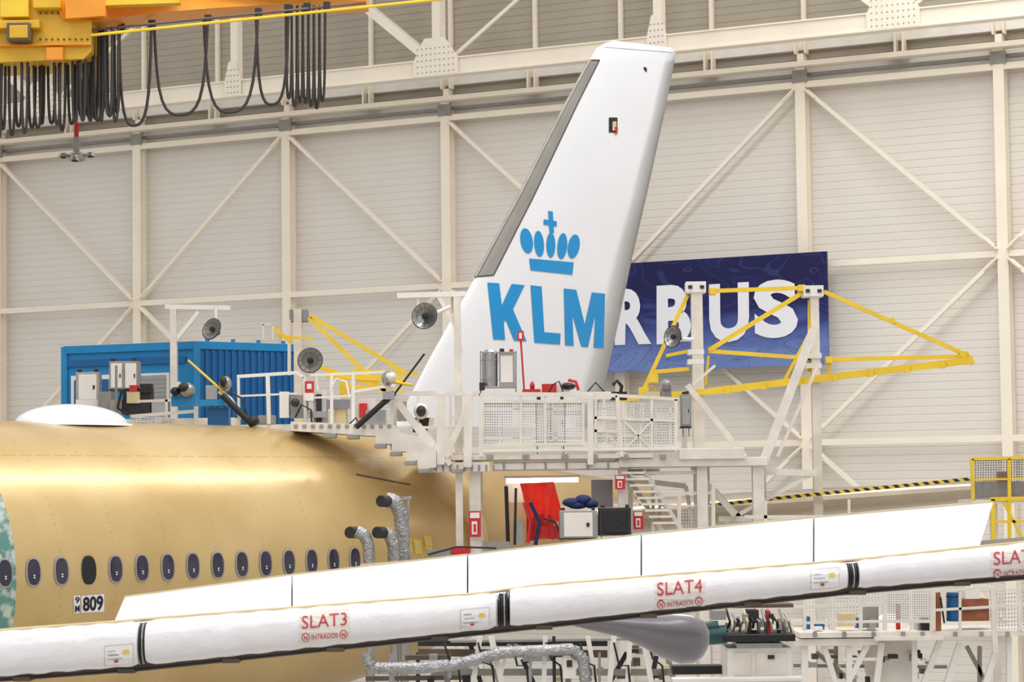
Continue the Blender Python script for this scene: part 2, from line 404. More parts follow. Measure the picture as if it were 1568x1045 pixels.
for t in ts:
    zc_,h,w=fsec(t)
    for k in range(N):
        a=2*math.pi*k/N; vs.append(L(t,w*math.cos(a),zc_+h*math.sin(a)))
for i in range(len(ts)-1):
    for k in range(N): fs.append((i*N+k,(i+1)*N+k,(i+1)*N+(k+1)%N,i*N+(k+1)%N))
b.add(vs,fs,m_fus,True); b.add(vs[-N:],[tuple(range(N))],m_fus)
ang=math.atan2(AX.y,AX.x); mw=Matrix.Translation((A0.x,A0.y,0))@Matrix.Rotation(ang,4,'Z')
fb=b.bvh(); b.done(parent=air,mw=mw)
b=B('cabin_windows')
def wring(t0,z0,a,c,lift,n=28):
    out=[]
    for k in range(n):
        an=2*math.pi*k/n; ca,sa=math.cos(an),math.sin(an)
        t=t0+a*math.copysign(abs(ca)**.8,ca); z=z0+c*math.copysign(abs(sa)**.8,sa)
        zc_,h,w=fsec(t); out.append(L(t,w*math.sqrt(max(0,1-((z-zc_)/h)**2))+lift,z))
    return out
for i in range(-2,14):
    t0=.635*i; z0=6.3; g=i==2
    o=wring(t0,z0,.17,.265,.012); q=wring(t0,z0,.142,.235,.02)
    n=len(o)
    b.add(o+q,[(k,(k+1)%n,(k+1)%n+n,k+n) for k in range(n)],m_black if g else m_frame,True)
    b.add(q,[tuple(range(n))],m_black if g else m_glass)
    if not g:
        for zz in (-.06,-.10): 
            e=wring(t0,z0+zz,.022,.012,.03,12); b.add(e,[tuple(range(12))],m_wtext)
b.done(parent=air)
b=B('fuselage_placards')
poly_decal(b,[(112,913),(122,912),(122,939),(113,940)],fb,m_wtext,10,.01)
poly_decal(b,[(124,913),(159,910),(159,937),(124,939)],fb,m_wtext,10,.01)
text_decal(b,'809',((126,915),(157,912),(157,935),(126,937)),fb,m_black,.03,10,.02)
text_decal(b,'9',((114,915),(121,914),(121,924),(114,925)),fb,m_black,.02,10,.02)
text_decal(b,'M',((114,928),(121,927),(121,937),(114,938)),fb,m_black,.02,10,.02)
for x,y in ((617,823),(632,826),(648,820)):
    poly_decal(b,[(x,y),(x+12,y+2),(x+14,y+24),(x+3,y+22)],fb,m_yelt,10,.012)
    poly_decal(b,[(x+2,y+4),(x+9,y+5),(x+10,y+18),(x+4,y+17)],fb,m_seal,10,.02)
poly_decal(b,[(545,726),(628,742),(628,744),(545,728)],fb,m_brown,10,.01)
b.done(parent=air)
b=B('radome'); cR=PF(110,646); tR=(cR-A0).dot(AX); zR=9.13-.06
b.ell(L(tR,0,zR),(1.32,.72,.42),m_fin,AX,Q,UP,40,10,0)
b.ell(L(tR,0,zR-.02),(1.5,.86,.14),m_fin,AX,Q,UP,40,6,0); b.done(parent=air)
# fin
b=B('tail_fin')
LE=[(600,655),(630,602),(658,548),(694,484),(728,424),(795,300),(866,160),(903,92),(913,74),(926,66),(940,62)]
TE=[(908,655),(921,606),(932,560),(950,480),(966,402),(990,300),(1018,170),(1032,97),(1035,84),(1033,77),(1028,73)]
fr=[0,.012,.04,.09,.15,.3,.5,.7,.85,1]; th=[0,.045,.08,.11,.13,.145,.135,.09,.045,.008]
sec=[]
for i,(l_,t_) in enumerate(zip(LE,TE)):
    a=PF(*l_);c=PF(*t_); sc=(c-a).length/6.5; 
    if i>=8: sc*=(.8,.5,.12)[i-8]
    row=[a.lerp(c,f)+Q*(h*sc) for f,h in zip(fr,th)]+[a.lerp(c,f)-Q*(h*sc) for f,h in reversed(list(zip(fr,th))[1:-1])]
    sec.append(row)
n=len(sec[0]); vs=[v for r in sec for v in r]; f1=[];f2=[]
for i in range(len(sec)-1):
    for k in range(n):
        f=(i*n+k,i*n+(k+1)%n,(i+1)*n+(k+1)%n,(i+1)*n+k)
        (f2 if (4<=i<=6 and (k<3 or k>=n-3)) else f1).append(f)
b.add(vs,f1,m_fin,True); b.add(vs,f2,m_le,True); b.add(sec[-1],[tuple(range(n))],m_fin)
nb=b.bvh()
b.path([PF(*p,.02) for p in LE[4:8]],.04,m_greyst,8)
for i in (4,7): b.path([sec[i][k]+Q*.006 for k in range(4)],.014,m_dark,6)
b.path([sec[i][3]+Q*.004 for i in (4,5,6,7)],.014,m_dark,6)
b.done(parent=air)
b=B('fin_livery')
poly_decal(b,[(746,433),(764,434),(768,468),(783,435),(803,437),(785,474),(806,523),(787,522),(774,490),(771,495),(773,521),(755,520)],nb,m_blue)
poly_decal(b,[(812,437),(829,439),(833,509),(858,511),(857,528),(818,525)],nb,m_blue)
poly_decal(b,[(863,442),(882,444),(895,497),(906,448),(926,450),(924,534),(909,533),(911,482),(900,532),(890,531),(876,482),(878,530),(865,529)],nb,m_blue)
poly_decal(b,[(810,396),(878,402),(876,421),(812,414)],nb,m_blue)
for k,(cx,cy,rx,ry,tl) in enumerate(((806,369,9.4,19.5,-10),(825,373.5,7.4,20,-5),(843,375.5,6.8,19,0),(860.5,377,7.4,20,5),(878,377.5,8.8,18.5,10))):
    poly_decal(b,ellpts(cx,cy,rx,ry,tl),nb,m_blue,12,.012+.001*k)
poly_decal(b,[(839,323),(846,324),(848,357),(841,356)],nb,m_blue); poly_decal(b,[(832,336),(852,339),(852,347),(832,344)],nb,m_blue,12,.014)
for pts in ([(1018,170),(966,402),(965.3,402),(1017.3,170)],[(926,72),(1030,80),(1030,80.7),(926,72.7)],[(968,402),(948,470),(947.3,470),(967.3,402)]):
    poly_decal(b,pts,nb,m_greyst,30,.008)
poly_decal(b,[(932,180),(945,180),(945,203),(932,203)],nb,m_black,12,.012); poly_decal(b,[(937,186),(943,186),(943,200),(937,200)],nb,m_seal,12,.02)
poly_decal(b,[(940,194),(945,196),(944,205),(941,206)],nb,m_red,12,.03)
poly_decal(b,[(985,102),(990,104),(990,111),(986,107)],nb,m_black,12,.012)
b.done(parent=air)
def loft(b,rows,m,closed=True,cap=True,smooth=True):
    n=len(rows[0]); vs=[v for r in rows for v in r]; fs=[]
    for i in range(len(rows)-1):
        for k in range(n if closed else n-1): fs.append((i*n+k,i*n+(k+1)%n,(i+1)*n+(k+1)%n,(i+1)*n+k))
    b.add(vs,fs,m,smooth)
    if cap and closed: b.add(rows[0],[tuple(range(n))],m); b.add(rows[-1],[tuple(reversed(range(n)))],m)
for sgn,nm in ((1,'tailplane_port'),(-1,'tailplane_starboard')):
    b=B(nm); rows=[]
    for k in range(9):
        u=k/8; off=.9+u*8.7; t=15.0+u*6.8; z=6.93+u*.66; ch=4.6-2.4*u; tt=.52-.24*u
        row=[]
        for j in range(20):
            a=2*math.pi*j/20; xx=.5-.5*math.cos(a); yy=math.sin(a)*(1.25-1.0*xx)
            row.append(L(t+ch*xx,sgn*off,z+tt*yy))
        rows.append(row)
    loft(b,rows,m_tailmet); b.done(parent=air)
YW=lambda x:28.0+.0007*x
def lerp(tab,x):
    for (a,y),(c,z) in zip(tab,tab[1:]):
        if x<=c: return y+(z-y)*(x-a)/(c-a)
    (a,y),(c,z)=tab[-2:]; return y+(z-y)*(x-a)/(c-a)
STOP=[(-400,1002),(0,967),(220,951),(222,950),(768,908),(775,902),(1300,860),(1568,832),(1900,800)]
SBOT=[(-400,1062),(0,1037),(220,1020),(768,962),(1300,903),(1568,880),(1900,852)]
sl_all=B('x')
def slat(nm,xa,xb):
    b=B(nm); rows=[]
    nx=max(6,int((xb-xa)/12))
    for i in range(nx+1):
        x=xa+(xb-xa)*i/nx; Y=YW(x); a=P(x,lerp(STOP,x),Y); c=P(x,lerp(SBOT,x),Y); mid=(a+c)/2; h=(a-c).length/2
        e=min(i,nx-i); k=1-.10*(e==0)
        hh=h*k*(1+.02*math.sin(x*.13)+.012*math.sin(x*.37+1)+random.uniform(-.008,.008))
        row=[]
        for j in range(20):
            an=2*math.pi*j/20; yy=-math.cos(an)*.26*(1.0 if math.cos(an)>0 else 1.3); zz=math.sin(an)
            zz=math.copysign(abs(zz)**.85,zz)
            row.append(mid+V((0,yy*k,hh*zz)))
        rows.append(row)
    loft(b,rows,m_slat); sl_all.add(b.v,b.f,m_slat)
    return b.done(parent=air)
slat('slat_inner',-380,214); slat('slat_mid',226,760); slat('slat_outer',781,1294); slat('slat_tip',1312,1890)
b=B('slat_joints')
for x0,x1 in ((214,226),(760,781),(1294,1312)):
    n_=6
    for k in range(n_):
        x=x0-1+(x1-x0+2)*(k+.5)/n_; Y=YW(x); a=P(x,lerp(STOP,x)+5,Y); c=P(x,lerp(SBOT,x)-3,Y); mid=(a+c)/2; h=(a-c).length/2
        ring=[mid+V((0,-.2*math.cos(q),h*math.sin(q))) for q in [2*math.pi*j/20 for j in range(20)]]
        b.path(ring,.012,m_black if k%3 else m_steel,6,closed=True)
    xm=(x0+x1)/2; Y=YW(x)+.03; a=P(xm,lerp(STOP,xm)+4,Y+.05); c=P(xm,lerp(SBOT,xm)-4,Y+.05)
    b.beam(a,c,.1,.2,m_dark)
b.done(parent=air)
sb=sl_all.bvh()
b=B('slat_stencils')
for x,y,t in ((462,940,'SLAT3'),(1006,889,'SLAT4'),(1521,842,'SLAT5')):
    dy=-.085
    q=lambda X,Yy:(x+X,y+Yy+dy*X)
    poly_decal(b,[q(-4,-1),q(73,-1),q(73,45),q(-4,45)],sb,m_paper,12,.008)
    text_decal(b,t,(q(0,5),q(69,5),q(69,24),q(0,24)),sb,m_text,.0,12,.016)
    text_decal(b,'INTRADOS',(q(15,34),q(55,34),q(55,41),q(15,41)),sb,m_text,.004,12,.016)
    for cx in (6,64):
        c=q(cx,37); poly_decal(b,ellpts(c[0],c[1],6,6.5),sb,m_text,12,.012); poly_decal(b,ellpts(c[0],c[1],4.6,5.1),sb,m_paper,12,.016)
        text_decal(b,'N',((c[0]-2.6,c[1]-3),(c[0]+2.6,c[1]-3),(c[0]+2.6,c[1]+3),(c[0]-2.6,c[1]+3)),sb,m_text,.03,12,.02)
for x,y in ((161,991),(706,935),(1242,874)):
    q=lambda X,Yy:(x+X,y+Yy-.08*X)
    poly_decal(b,[q(-1,-1),q(43,-1),q(43,29),q(-1,29)],sb,m_seal,10,.008)
    poly_decal(b,[q(0,0),q(42,0),q(42,28),q(0,28)],sb,m_wtext,10,.011)
    for r in range(3): poly_decal(b,[q(4,7+r*6),q(16+r*5,7+r*6),q(16+r*5,7.9+r*6),q(4,7.9+r*6)],sb,m_greyst,10,.014)
    poly_decal(b,[q(14,21),q(20,21),q(20,24),q(14,24)],sb,m_text,10,.016)
    poly_decal(b,[q(27,7),q(36,7),q(36,13),q(27,13)],sb,m_yelt,10,.016)
b.done(parent=air)
TT=[(190,915),(447,881),(716,850),(982,819),(1246,793),(1522,769)]
b=B('wing_upper_panels'); seg=[(172,447),(447,716),(716,982),(982,1246),(1246,1522)]
ptsY=[(0,0.12),(.35,.45),(.7,.95),(1.0,1.6)]
for a_,c_ in seg:
    a_+=1.2; c_-=1.2; rows=[]
    for i in range(7):
        x=a_+(c_-a_)*i/6; row=[]
        for f,dY in ptsY:
            xx=x
            if x>1490: xx=1496+(x-1496)*f if f>0 else min(x,1496)
            if a_<180: xx=x+ (1-i/6)*22*(f)-(1-i/6)*4
            yb=lerp(STOP,xx)+12; yt=lerp(TT,xx)
            row.append(P(xx,yb+(yt-yb)*f**.95,YW(xx)+dY))
        tp=row[-1]; row+= [tp+V((0,.5,.0)),tp+V((0,2.6,-.12)),tp+V((0,2.6,-.6)),row[0]+V((0,.6,-.25))]
        rows.append(row)
    loft(b,rows,m_skin,smooth=False)
    b.path([r[3]+V((0,-.01,.004)) for r in rows],.009,m_seal,6)
b.done(parent=air)
b=B('wing_lower_skin'); rows=[]
for i in range(20):
    x=-380+2270*i/19; Y=YW(x); a=P(x,lerp(SBOT,x)-10,Y+.12); 
    a2=P(x,lerp(SBOT,x)+8,Y+.12)
    rows.append([a,a2,a2+V((0,.5,-.03)),a2+V((0,3.6,.12)),a+V((0,3.4,.25)),a+V((0,.6,.12))])
loft(b,rows,m_brown,smooth=False)
b.path([r[1]+V((0,-.03,.02)) for r in rows],.012,m_dark,6)
b.path([P(x,lerp(STOP,x)-1,YW(x)+.13) for x in range(-380,1890,80)],.02,m_seal,6)
for x in range(-300,1850,160):
    b.pbox(x,lerp(SBOT,x)+2,x+26,lerp(SBOT,x)+9,YW(x)+.08,.3,m_brown)
b.done(parent=air)
b=B('flap_track_fairing')
fp=[(870,953,4),(905,955,11),(945,958,17),(985,964,26),(1020,972,36),(1050,979,39),(1070,984,33),(1081,987,20),(1085,988,5)]
b.path([P(x,y,34) for x,y,r in fp],1,m_grey,28,radii=[r*34/F for x,y,r in fp]); b.done(parent=air)
# ================================================================ OVERHEAD CRANE
YC=50.0
cr=empty('overhead_crane')
b=B('crane_girder')
b.prism([P(-60,-40,YC),P(140,-40,YC),P(140,78,YC),P(128,90,YC),P(70,92,YC),P(-60,98,YC)],V((0,1.6,0)),m_amber)
b.pbox(-60,66,138,71,YC-.15,.2,m_org); b.pbox(-60,30,60,44,YC-.3,.35,m_amber); b.pbox(0,-20,44,26,YC-.25,.3,m_yel)
b.pbox(10,34,46,62,YC-.42,.3,m_brown); b.pbox(14,38,42,58,YC-.46,.05,m_amber); b.pbox(70,72,96,92,YC-.2,.3,m_org); b.pbox(50,-20,92,12,YC-.35,.3,m_amber)
for k in range(9): b.pbox(60+k*9,18,63+k*9,21,YC-.05,.06,m_brown); b.pbox(60+k*9,58,63+k*9,61,YC-.05,.06,m_brown)
b.prism([P(95,-40,YC-.1),P(560,-60,YC+4),P(560,2,YC+4),P(430,6,YC+3),P(330,12,YC+2),P(230,20,YC+1),P(155,30,YC-.1),P(95,30,YC-.1)],V((0,1.2,0)),m_org)
b.prism([P(150,-40,YC-.2),P(275,-40,YC+1),P(275,4,YC+1),P(160,8,YC-.2)],V((0,.3,0)),m_amber)
b.prism([P(100,-2,YC-.3),P(160,-6,YC-.3),P(160,24,YC-.3),P(100,28,YC-.3)],V((0,.25,0)),m_org)
b.beam(P(138,54,YC-.1),P(680,-2,YC+3),.06,.06,m_yel); b.beam(P(138,46,YC+.1),P(560,4,YC+3),.05,.05,m_brown)
b.done(parent=cr,bevel=.02)
b=B('festoon_cables')
def loop(x1,y1,x2,y2,yb,Y,r=.032):
    pts=[]
    for k in range(17):
        u=k/16; x=x1+(x2-x1)*(u-.10*math.sin(2*math.pi*u)); 
        f=1-abs(2*u-1)**2.6; y=(y1+(y2-y1)*u)+(yb-(y1+y2)/2)*f
        pts.append(P(x,y,Y))
    b.path(pts,r,m_cable,6)
for k in range(19):
    x=-8+k*10+random.uniform(-2,2); yb=206-k*1.2+random.uniform(-10,6)
    loop(x,82-k*2.2,x+8+random.uniform(-2,5),80-k*2.2,yb,YC+.4+random.uniform(-.35,.35))
for k in range(6):
    x=120+k*11; loop(x,52-k,x+8,52,178+random.uniform(-10,8),YC+.5+k*.1)
loop(182,48,232,36,192,YC+.8); loop(236,36,318,30,176,YC+1.2); loop(312,28,395,20,172,YC+1.8); loop(392,20,442,12,160,YC+2.2)
for k in range(7):
    x=438+k*8.5; loop(x,10,x+9,8,160+random.uniform(-16,8),YC+2.4+k*.15)
for x,y in ((120,48),(150,44),(185,42),(232,36),(318,28),(395,18),(440,12),(470,10),(500,8)):
    b.pbox(x-5,y-6,x+5,y+6,YC+.6+(x-120)*.005,.2,m_dark)
b.done(parent=cr)
b=B('hanging_sensor_lamp')
b.tube(P(117,60,YC+1.8),P(117,205,YC+1.8),.035,m_greyst); b.tube(P(117,188,YC+1.8),P(117,212,YC+1.8),.05,m_red)
b.tube(P(117,210,YC+1.8),P(117,232,YC+1.8),.07,m_greyst)
c=P(118,240,YC+1.8); b.ell(c,(.2,.2,.12),m_steel)
for dx,dy,dz in ((-.27,-.1,.02),(.3,-.1,.03),(0,.3,0),(0,-.28,-.08)):
    e=c+V((dx,dy,dz)); b.tube(c,e,.035,m_greyst); b.tube(e-V((0,0,.04)),e+V((0,0,.04)),.12,m_steel,14,r2=.07); b.ell(e-V((0,0,.04)),(.07,.07,.03),m_dark)
b.done()
# ================================================================ BLUE CABIN
b=B('site_cabin')
c0=P(302,600,62); 
dl=V((-.93,.37,0)).normalized(); dr=V((.80,.60,0)).normalized()
zt_=P(302,524,62).z; zb_=P(302,700,62).z
def corner(x,d):
    r=ray(x,600); k=r.x/r.y; return c0+d*((k*c0.y-c0.x)/(d.x-k*d.y))
cl=corner(99,dl); crr=corner(457,dr); 
def zs(p,z): return V((p.x,p.y,z))
b.prism([zs(c0,zb_),zs(cl,zb_),zs(cl,zt_),zs(c0,zt_)],zs(crr-c0,0),m_cab)
nf=V((dl.y,-dl.x,0)); nf=nf if nf.y<0 else -nf
ns=V((dr.y,-dr.x,0)); ns=ns if ns.y<0 else -ns
wlen=(cl-c0).length; slen=(crr-c0).length
k=0.0
while k<slen-.15:
    a=c0+dr*(k+.06); b.beam(zs(a,zb_)+ns*.03,zs(a,zt_-.2)+ns*.03,.09,.07,m_cabd,ns); k+=.19
b.prism([zs(c0+ns*.01,zb_),zs(crr+ns*.01,zb_),zs(crr+ns*.01,zt_-.18),zs(c0+ns*.01,zt_-.18)],ns*.015,m_cabd)
for (p,q_) in ((c0,cl),(c0,crr)):
    b.beam(zs(p,zt_-.08),zs(q_,zt_-.08),.14,.2,m_cab)
for p in (c0,cl,crr): b.beam(zs(p,zb_),zs(p,zt_+.0),.16,.16,m_cab)
for u in (.1,.35,.6,.85):
    a=c0+dr*slen*u; b.beam(zs(a,zt_),zs(a,zt_+.1),.1,.1,m_cab)
def fr_(u0,u1,v0,v1,m,d=.04,o=.02):
    a=c0+dl*(wlen*u0)+nf*o; e=c0+dl*(wlen*u1)+nf*o; H=zt_-zb_
    b.prism([zs(a,zb_+H*v0),zs(e,zb_+H*v0),zs(e,zb_+H*v1),zs(a,zb_+H*v1)],nf*d,m)
fr_(.08,.97,.82,.88,m_cabd); fr_(.20,.50,.40,.74,m_white,.05); fr_(.22,.48,.43,.72,m_steel,.03,.08)
for r in range(7): fr_(.22,.48,.45+r*.038,.462+r*.038,m_greyst,.02,.11)
fr_(.62,.94,.2,.74,m_white,.05); fr_(.65,.91,.2,.70,m_cabd,.03,.08); fr_(.76,.8,.2,.7,m_white,.05,.1)
b.done(bevel=.01)
b=B('cabin_support_dock')
for p in (c0,cl,crr,cl+(crr-c0)): b.beam(zs(p,0),zs(p,zb_-.1),.3,.3,m_dock)
b.prism([zs(c0,zb_-.2),zs(cl,zb_-.2),zs(cl+crr-c0,zb_-.2),zs(crr,zb_-.2)],V((0,0,.2)),m_dock); b.done()
# ================================================================ FANS
dock=empty('tail_access_dock')
def flood(name,x,y,rpx,Y,d=V((0,-1,-.25)),m=m_steel,pipe=None):
    b=B(name); c=P(x,y,Y); R=rpx*Y/F; d=d.normalized(); e1=d.cross(UP).normalized(); e2=e1.cross(d)
    prof=[(.12,-.75),(.35,-.6),(.7,-.3),(.95,0),(1,.05),(.93,.0),(.66,-.22),(.3,-.42),(.0,-.45)]
    rows=[[c+d*(h*R)+(e1*math.cos(a)+e2*math.sin(a))*(r*R) for a in [2*math.pi*i/24 for i in range(24)]] for r,h in prof]
    loft(b,rows,m,cap=False)
    b.path([c+(e1*math.cos(a)+e2*math.sin(a))*R for a in [2*math.pi*i/24 for i in range(24)]],R*.05,m_dark,6,closed=True)
    b.path([c+(e1*math.cos(a)+e2*math.sin(a))*R*.6+d*.03 for a in [2*math.pi*i/24 for i in range(24)]],R*.02,m_dark,5,closed=True)
    for i in range(12):
        a=math.pi*2*i/12; b.tube(c+d*.04,c+(e1*math.cos(a)+e2*math.sin(a))*R,R*.014,m_dark,5)
    b.ell(c-d*R*.1,(R*.25,R*.25,R*.25),m_dark,nu=12,nv=8)
    b.tube(c-d*R*.7,c-d*R*1.1,R*.22,m_greyst)
    if pipe:
        pts=[c-d*R*1.0]+[P(px,py,Y+.25) for px,py in pipe]
        b.path(pts,.045,m_white,8)
    return b.done()
flood('ventilation_fan',324,504,17,60.5,V((-.5,-.8,.3)),m_greyst,[(330,485),(330,470)])
flood('ventilation_fan',475,552,19,55,V((-.1,-1,.1)),m_greyst,[(480,560),(486,600),(486,640)])
flood('ventilation_fan',650,484,20,51.6,V((-.3,-1,.15)),m_steel,[(672,478),(690,470)])
flood('ventilation_fan',1030,516,17,53.3,V((-.7,-.7,.1)),m_steel,[(1045,520),(1062,520)])
# ================================================================ TAIL DOCK
def R(b,l,Y,m,w=5,back=None):
    for q in l:
        ww=(q[4] if len(q)>4 else w)*Y/F
        b.beam(P(q[0],q[1],Y),P(q[2],q[3],Y),ww,ww,m)
YD=52.0
b=B('main_deck')
b.pbox(640,694,1000,706,YD,2.6,m_dock); b.pbox(755,708,948,720,YD+.1,.25,m_dock); b.pbox(755,706,948,722,YD+2.3,.25,m_dock)
b.pbox(640,708,750,724,YD,.5,m_dock); b.pbox(948,700,1175,716,YD+.1,2.4,m_dock); b.pbox(1040,686,1140,704,YD,.3,m_dock)
b.pbox(738,686,1040,694,YD-.05,.08,m_dock)
pts=[(445,646),(604,652),(612,664),(640,668),(668,690),(668,716),(640,720),(640,706),(622,706),(622,692),(600,692),(600,680),(575,680),(575,668),(510,664),(445,660)]
b.prism([P(x,y,YD-.2) for x,y in pts],V((0,1.2,0)),m_dock)
for x,y in ((505,668),(540,670),(582,684),(606,696),(628,710),(650,722),(700,722)): b.pbox(x-9,y-4,x+9,y+3,YD-.3,.4,m_greyst)
for k in range(12): b.pbox(450+k*13,650,456+k*13,656,YD-.23,.05,m_greyst)
b.pbox(355,650,450,662,YD+.6,1.0,m_white)
b.pbox(190,640,360,654,YD+4,1.0,m_dock)
for k in range(10): b.pbox(655+k*11,712,658+k*11,722,YD-.03,.05,m_greyst)
for k in range(6): b.pbox(770+k*32,708,773+k*32,720,YD+.07,.04,m_greyst)
for x in (745,800,860,905,952,1010): b.pbox(x,696,x+10,704,YD-.04,.05,m_greyst)
b.done(parent=dock,bevel=.012)
b=B('dock_railings')
R(b,[(738,603,945,606,6),(600,603,735,603,7),(600,603,600,690,5),(737,603,737,700,7),(797,606,797,690,4),(835,606,835,690,4),(904,606,904,712,9),(945,606,952,700,6),(945,606,1040,612,5),(1035,612,1035,692,5),(908,640,1035,645,4),(908,660,945,662,4),(738,682,900,680,5),(738,615,900,615,5),(893,615,893,685,4),(912,612,912,690,4),(955,645,998,688,3),(998,645,958,688,3),(998,612,998,690,4)],YD,m_dock)
R(b,[(675,603,675,712,12),(718,603,716,716,12),(606,612,662,686,11),(718,620,682,700,10),(604,655,668,655,4),(690,640,710,640,4),(640,650,690,712,8)],YD-.05,m_dock)
R(b,[(603,603,603,655,9),(662,640,650,712,8),(690,603,690,700,4),(640,603,640,668,4)],YD+1.4,m_dock)
R(b,[(738,603,945,606,5),(797,606,797,690,4),(860,606,860,690,4),(925,606,925,690,4)],YD+2.4,m_dock)
for f in ((740,683,892,615,42,17),(914,692,996,618,22,18),(1000,692,1034,618,9,18)):
    x1,y1,x2,y2,nu,nv=f; b.wires(P(x1,y1,YD+.03),P(x2,y1,YD+.03),P(x2,y2,YD+.03),P(x1,y2,YD+.03),nu,nv,.02,m_mesh)
R(b,[(363,577,455,571,5),(455,571,466,578,5),(466,578,468,650,5),(410,575,412,650,6),(365,577,366,650,4),(363,607,455,603,3),(430,640,430,600,3),(475,575,590,570,4),(590,570,600,603,5),(508,572,508,650,5),(541,572,541,655,5),(475,610,540,606,3),(541,600,605,590,4)],YD+.6,m_white)
R(b,[(200,638,300,630,5),(300,612,300,655,6),(210,615,300,612,4),(255,612,255,650,4)],YD+4,m_dock)
for yy in range(0,5): R(b,[(205,640+yy*3,262,640+yy*3,1.5)],YD+3.9,m_mesh)
for k in range(12): R(b,[(205+k*5,640,205+k*5,655,1.5)],YD+3.9,m_mesh)
b.done(parent=dock)
b=B('dock_columns')
def post(x,y1,Y,w,m=m_dock):
    a=P(x,y1,Y); ww=w*Y/F; b.ibeam(V((a.x,a.y,0)),a,ww,ww,m,V((0,1,0)),.05)
for x,w in ((727,17),(953,15),(1074,16),(1160,17)): post(x,708,YD+.4,w); post(x+6,708,YD+2.2,w*.7)
post(700,455,YD+.3,11)
R(b,[(608,453,714,450,8),(672,455,697,500,6),(640,452,640,470,3),(694,480,706,540,6)],YD+.3,m_white)
post(266,474,YD+9,10); R(b,[(253,470,353,472,7),(266,525,304,478,6)],YD+9,m_white)
post(456,474,YD+6,12); b.pbox(443,474,470,492,YD+6,.5,m_greyst); R(b,[(443,490,443,575,5),(400,497,418,497,3),(403,497,403,520,3),(418,497,418,520,3)],YD+6,m_white)
R(b,[(1052,590,1140,700,9),(1095,560,1060,590,4),(1048,600,1048,700,8),(1060,715,1125,790,8)],YD+.8,m_dock)
R(b,[(1246,505,1166,716,13),(1252,560,1190,700,5)],YD+1.2,m_dock)
R(b,[(1152,722,1250,725,10),(1100,795,1235,795,8),(1094,750,1140,800,6),(1246,725,1110,800,6)],YD+1.0,m_dock)
for x,y in ((1066,434),(1246,440)):
    post(x,y,YD+2,17 if x<1100 else 13); 
    for yy in (y+10,y+105,y+120): b.pbox(x-12,yy-4,x+12,yy+4,YD+1.85,.4,m_white)
    b.pbox(x-15,y-3,x+15,y+14,YD+1.8,.5,m_white)
    for dx in (-9,9): b.pbox(x+dx-3,y+3,x+dx+3,y+8,YD+1.77,.05,m_dark)
b.done(parent=dock)
b=B('stair_tower')
for k in range(9):
    a=P(968+k*6,725+k*9.5,YD+.6); b.box(a,(.5,.9,.05),m_dock)
R(b,[(955,720,1015,815,7),(985,720,1045,815,7),(962,725,1075,724,5),(1000,735,1000,815,5),(1040,755,1040,815,6),(1092,745,1092,815,6),(1010,757,1092,755,5),(1010,775,1092,775,3),(1010,757,1010,815,4)],YD+.4,m_dock)
b.wires(P(1042,815,YD+.45),P(1092,815,YD+.45),P(1092,775,YD+.45),P(1042,775,YD+.45),12,8,.012,m_mesh)
R(b,[(965,735,1050,745,8),(965,735,965,830,8),(1050,745,1062,810,6)],YD+2.0,m_dock)
b.done(parent=dock)
b=B('jib_crane_booms')
def Y_(l,Y,w=6): R(b,l,Y,m_yel,w)
Y_([(1085,446,1232,441,6),(1228,449,1085,537,7),(1085,538,1240,549,6),(1085,545,1080,590,4),(1262,447,1478,543,6),(1270,551,1480,546,6),(1270,556,1270,580,4),(1053,452,985,598,6),(1020,545,1060,537,5),(1240,510,1200,585,5),(1240,460,1240,570,6),(1365,492,1370,490,9),(1478,540,1490,558,7),(1000,570,1056,565,6)],YD+2.1)
b.beam(P(1085,600,YD+1.8),P(1490,552,YD+1.8),.12,.15,m_yel); b.beam(P(945,612,YD+1.6),P(1085,600,YD+1.8),.12,.12,m_yel)
for x in range(1110,1480,55): b.pbox(x,597-(x-1085)*.118-3,x+8,597-(x-1085)*.118+9,YD+1.7,.15,m_yel)
for px in ((1092,446),(1228,441),(1270,551),(1475,543)): b.pbox(px[0]-5,px[1]-5,px[0]+5,px[1]+5,YD+1.95,.3,m_yel)
for x,y in ((985,598),(1000,578)): b.pbox(x-6,y-5,x+8,y+8,YD+1.5,.3,m_yel)
b.wires(P(987,612,YD+1.7),P(1004,610,YD+1.7),P(1004,590,YD+1.7),P(987,592,YD+1.7),3,3,.02,m_yel)
Y_([(476,484,622,572,6),(473,487,590,600,6),(480,560,575,590,6),(540,568,640,572,5),(500,575,620,582,9),(420,503,446,525,6),(520,590,620,600,6),(425,515,480,520,4)],YD+4.2)
b.done(parent=dock)
# ---------------------------------------------------------------- equipment
def cabinet(name,x1,y1,x2,y2,Y,d,m=m_greyst,door=m_white,stripes=2,parent=None):
    b=B(name); b.pbox(x1,y1,x2,y2,Y,d,m); w=(x2-x1)/stripes
    for k in range(stripes): b.pbox(x1+k*w+w*.12,y1+(y2-y1)*.08,x1+(k+1)*w-w*.12,y2-(y2-y1)*.08,Y-.03,.04,door); b.pbox(x1+(k+1)*w-w*.28,(y1+y2)/2-3,x1+(k+1)*w-w*.2,(y1+y2)/2+3,Y-.06,.04,m_dark)
    b.pbox(x1+2,y1-4,x1+8,y1,Y+.05,.2,m_dark); b.pbox(x2-8,y1-5,x2-3,y1,Y+.05,.2,m_dark)
    b.pbox(x1-1,y2-2,x2+1,y2+1,Y-.02,d+.04,m_dark)
    R(b,[(x1+3,y2,x1+3,y2+14,2),(x2-3,y2,x2-3,y2+14,2)],Y+.1,m_greyst)
    return b.done(bevel=.008,parent=parent)
b=B('air_filter_unit'); Yf=YD+.7      # one silver cylinder with a box cabinet beside it, in a frame
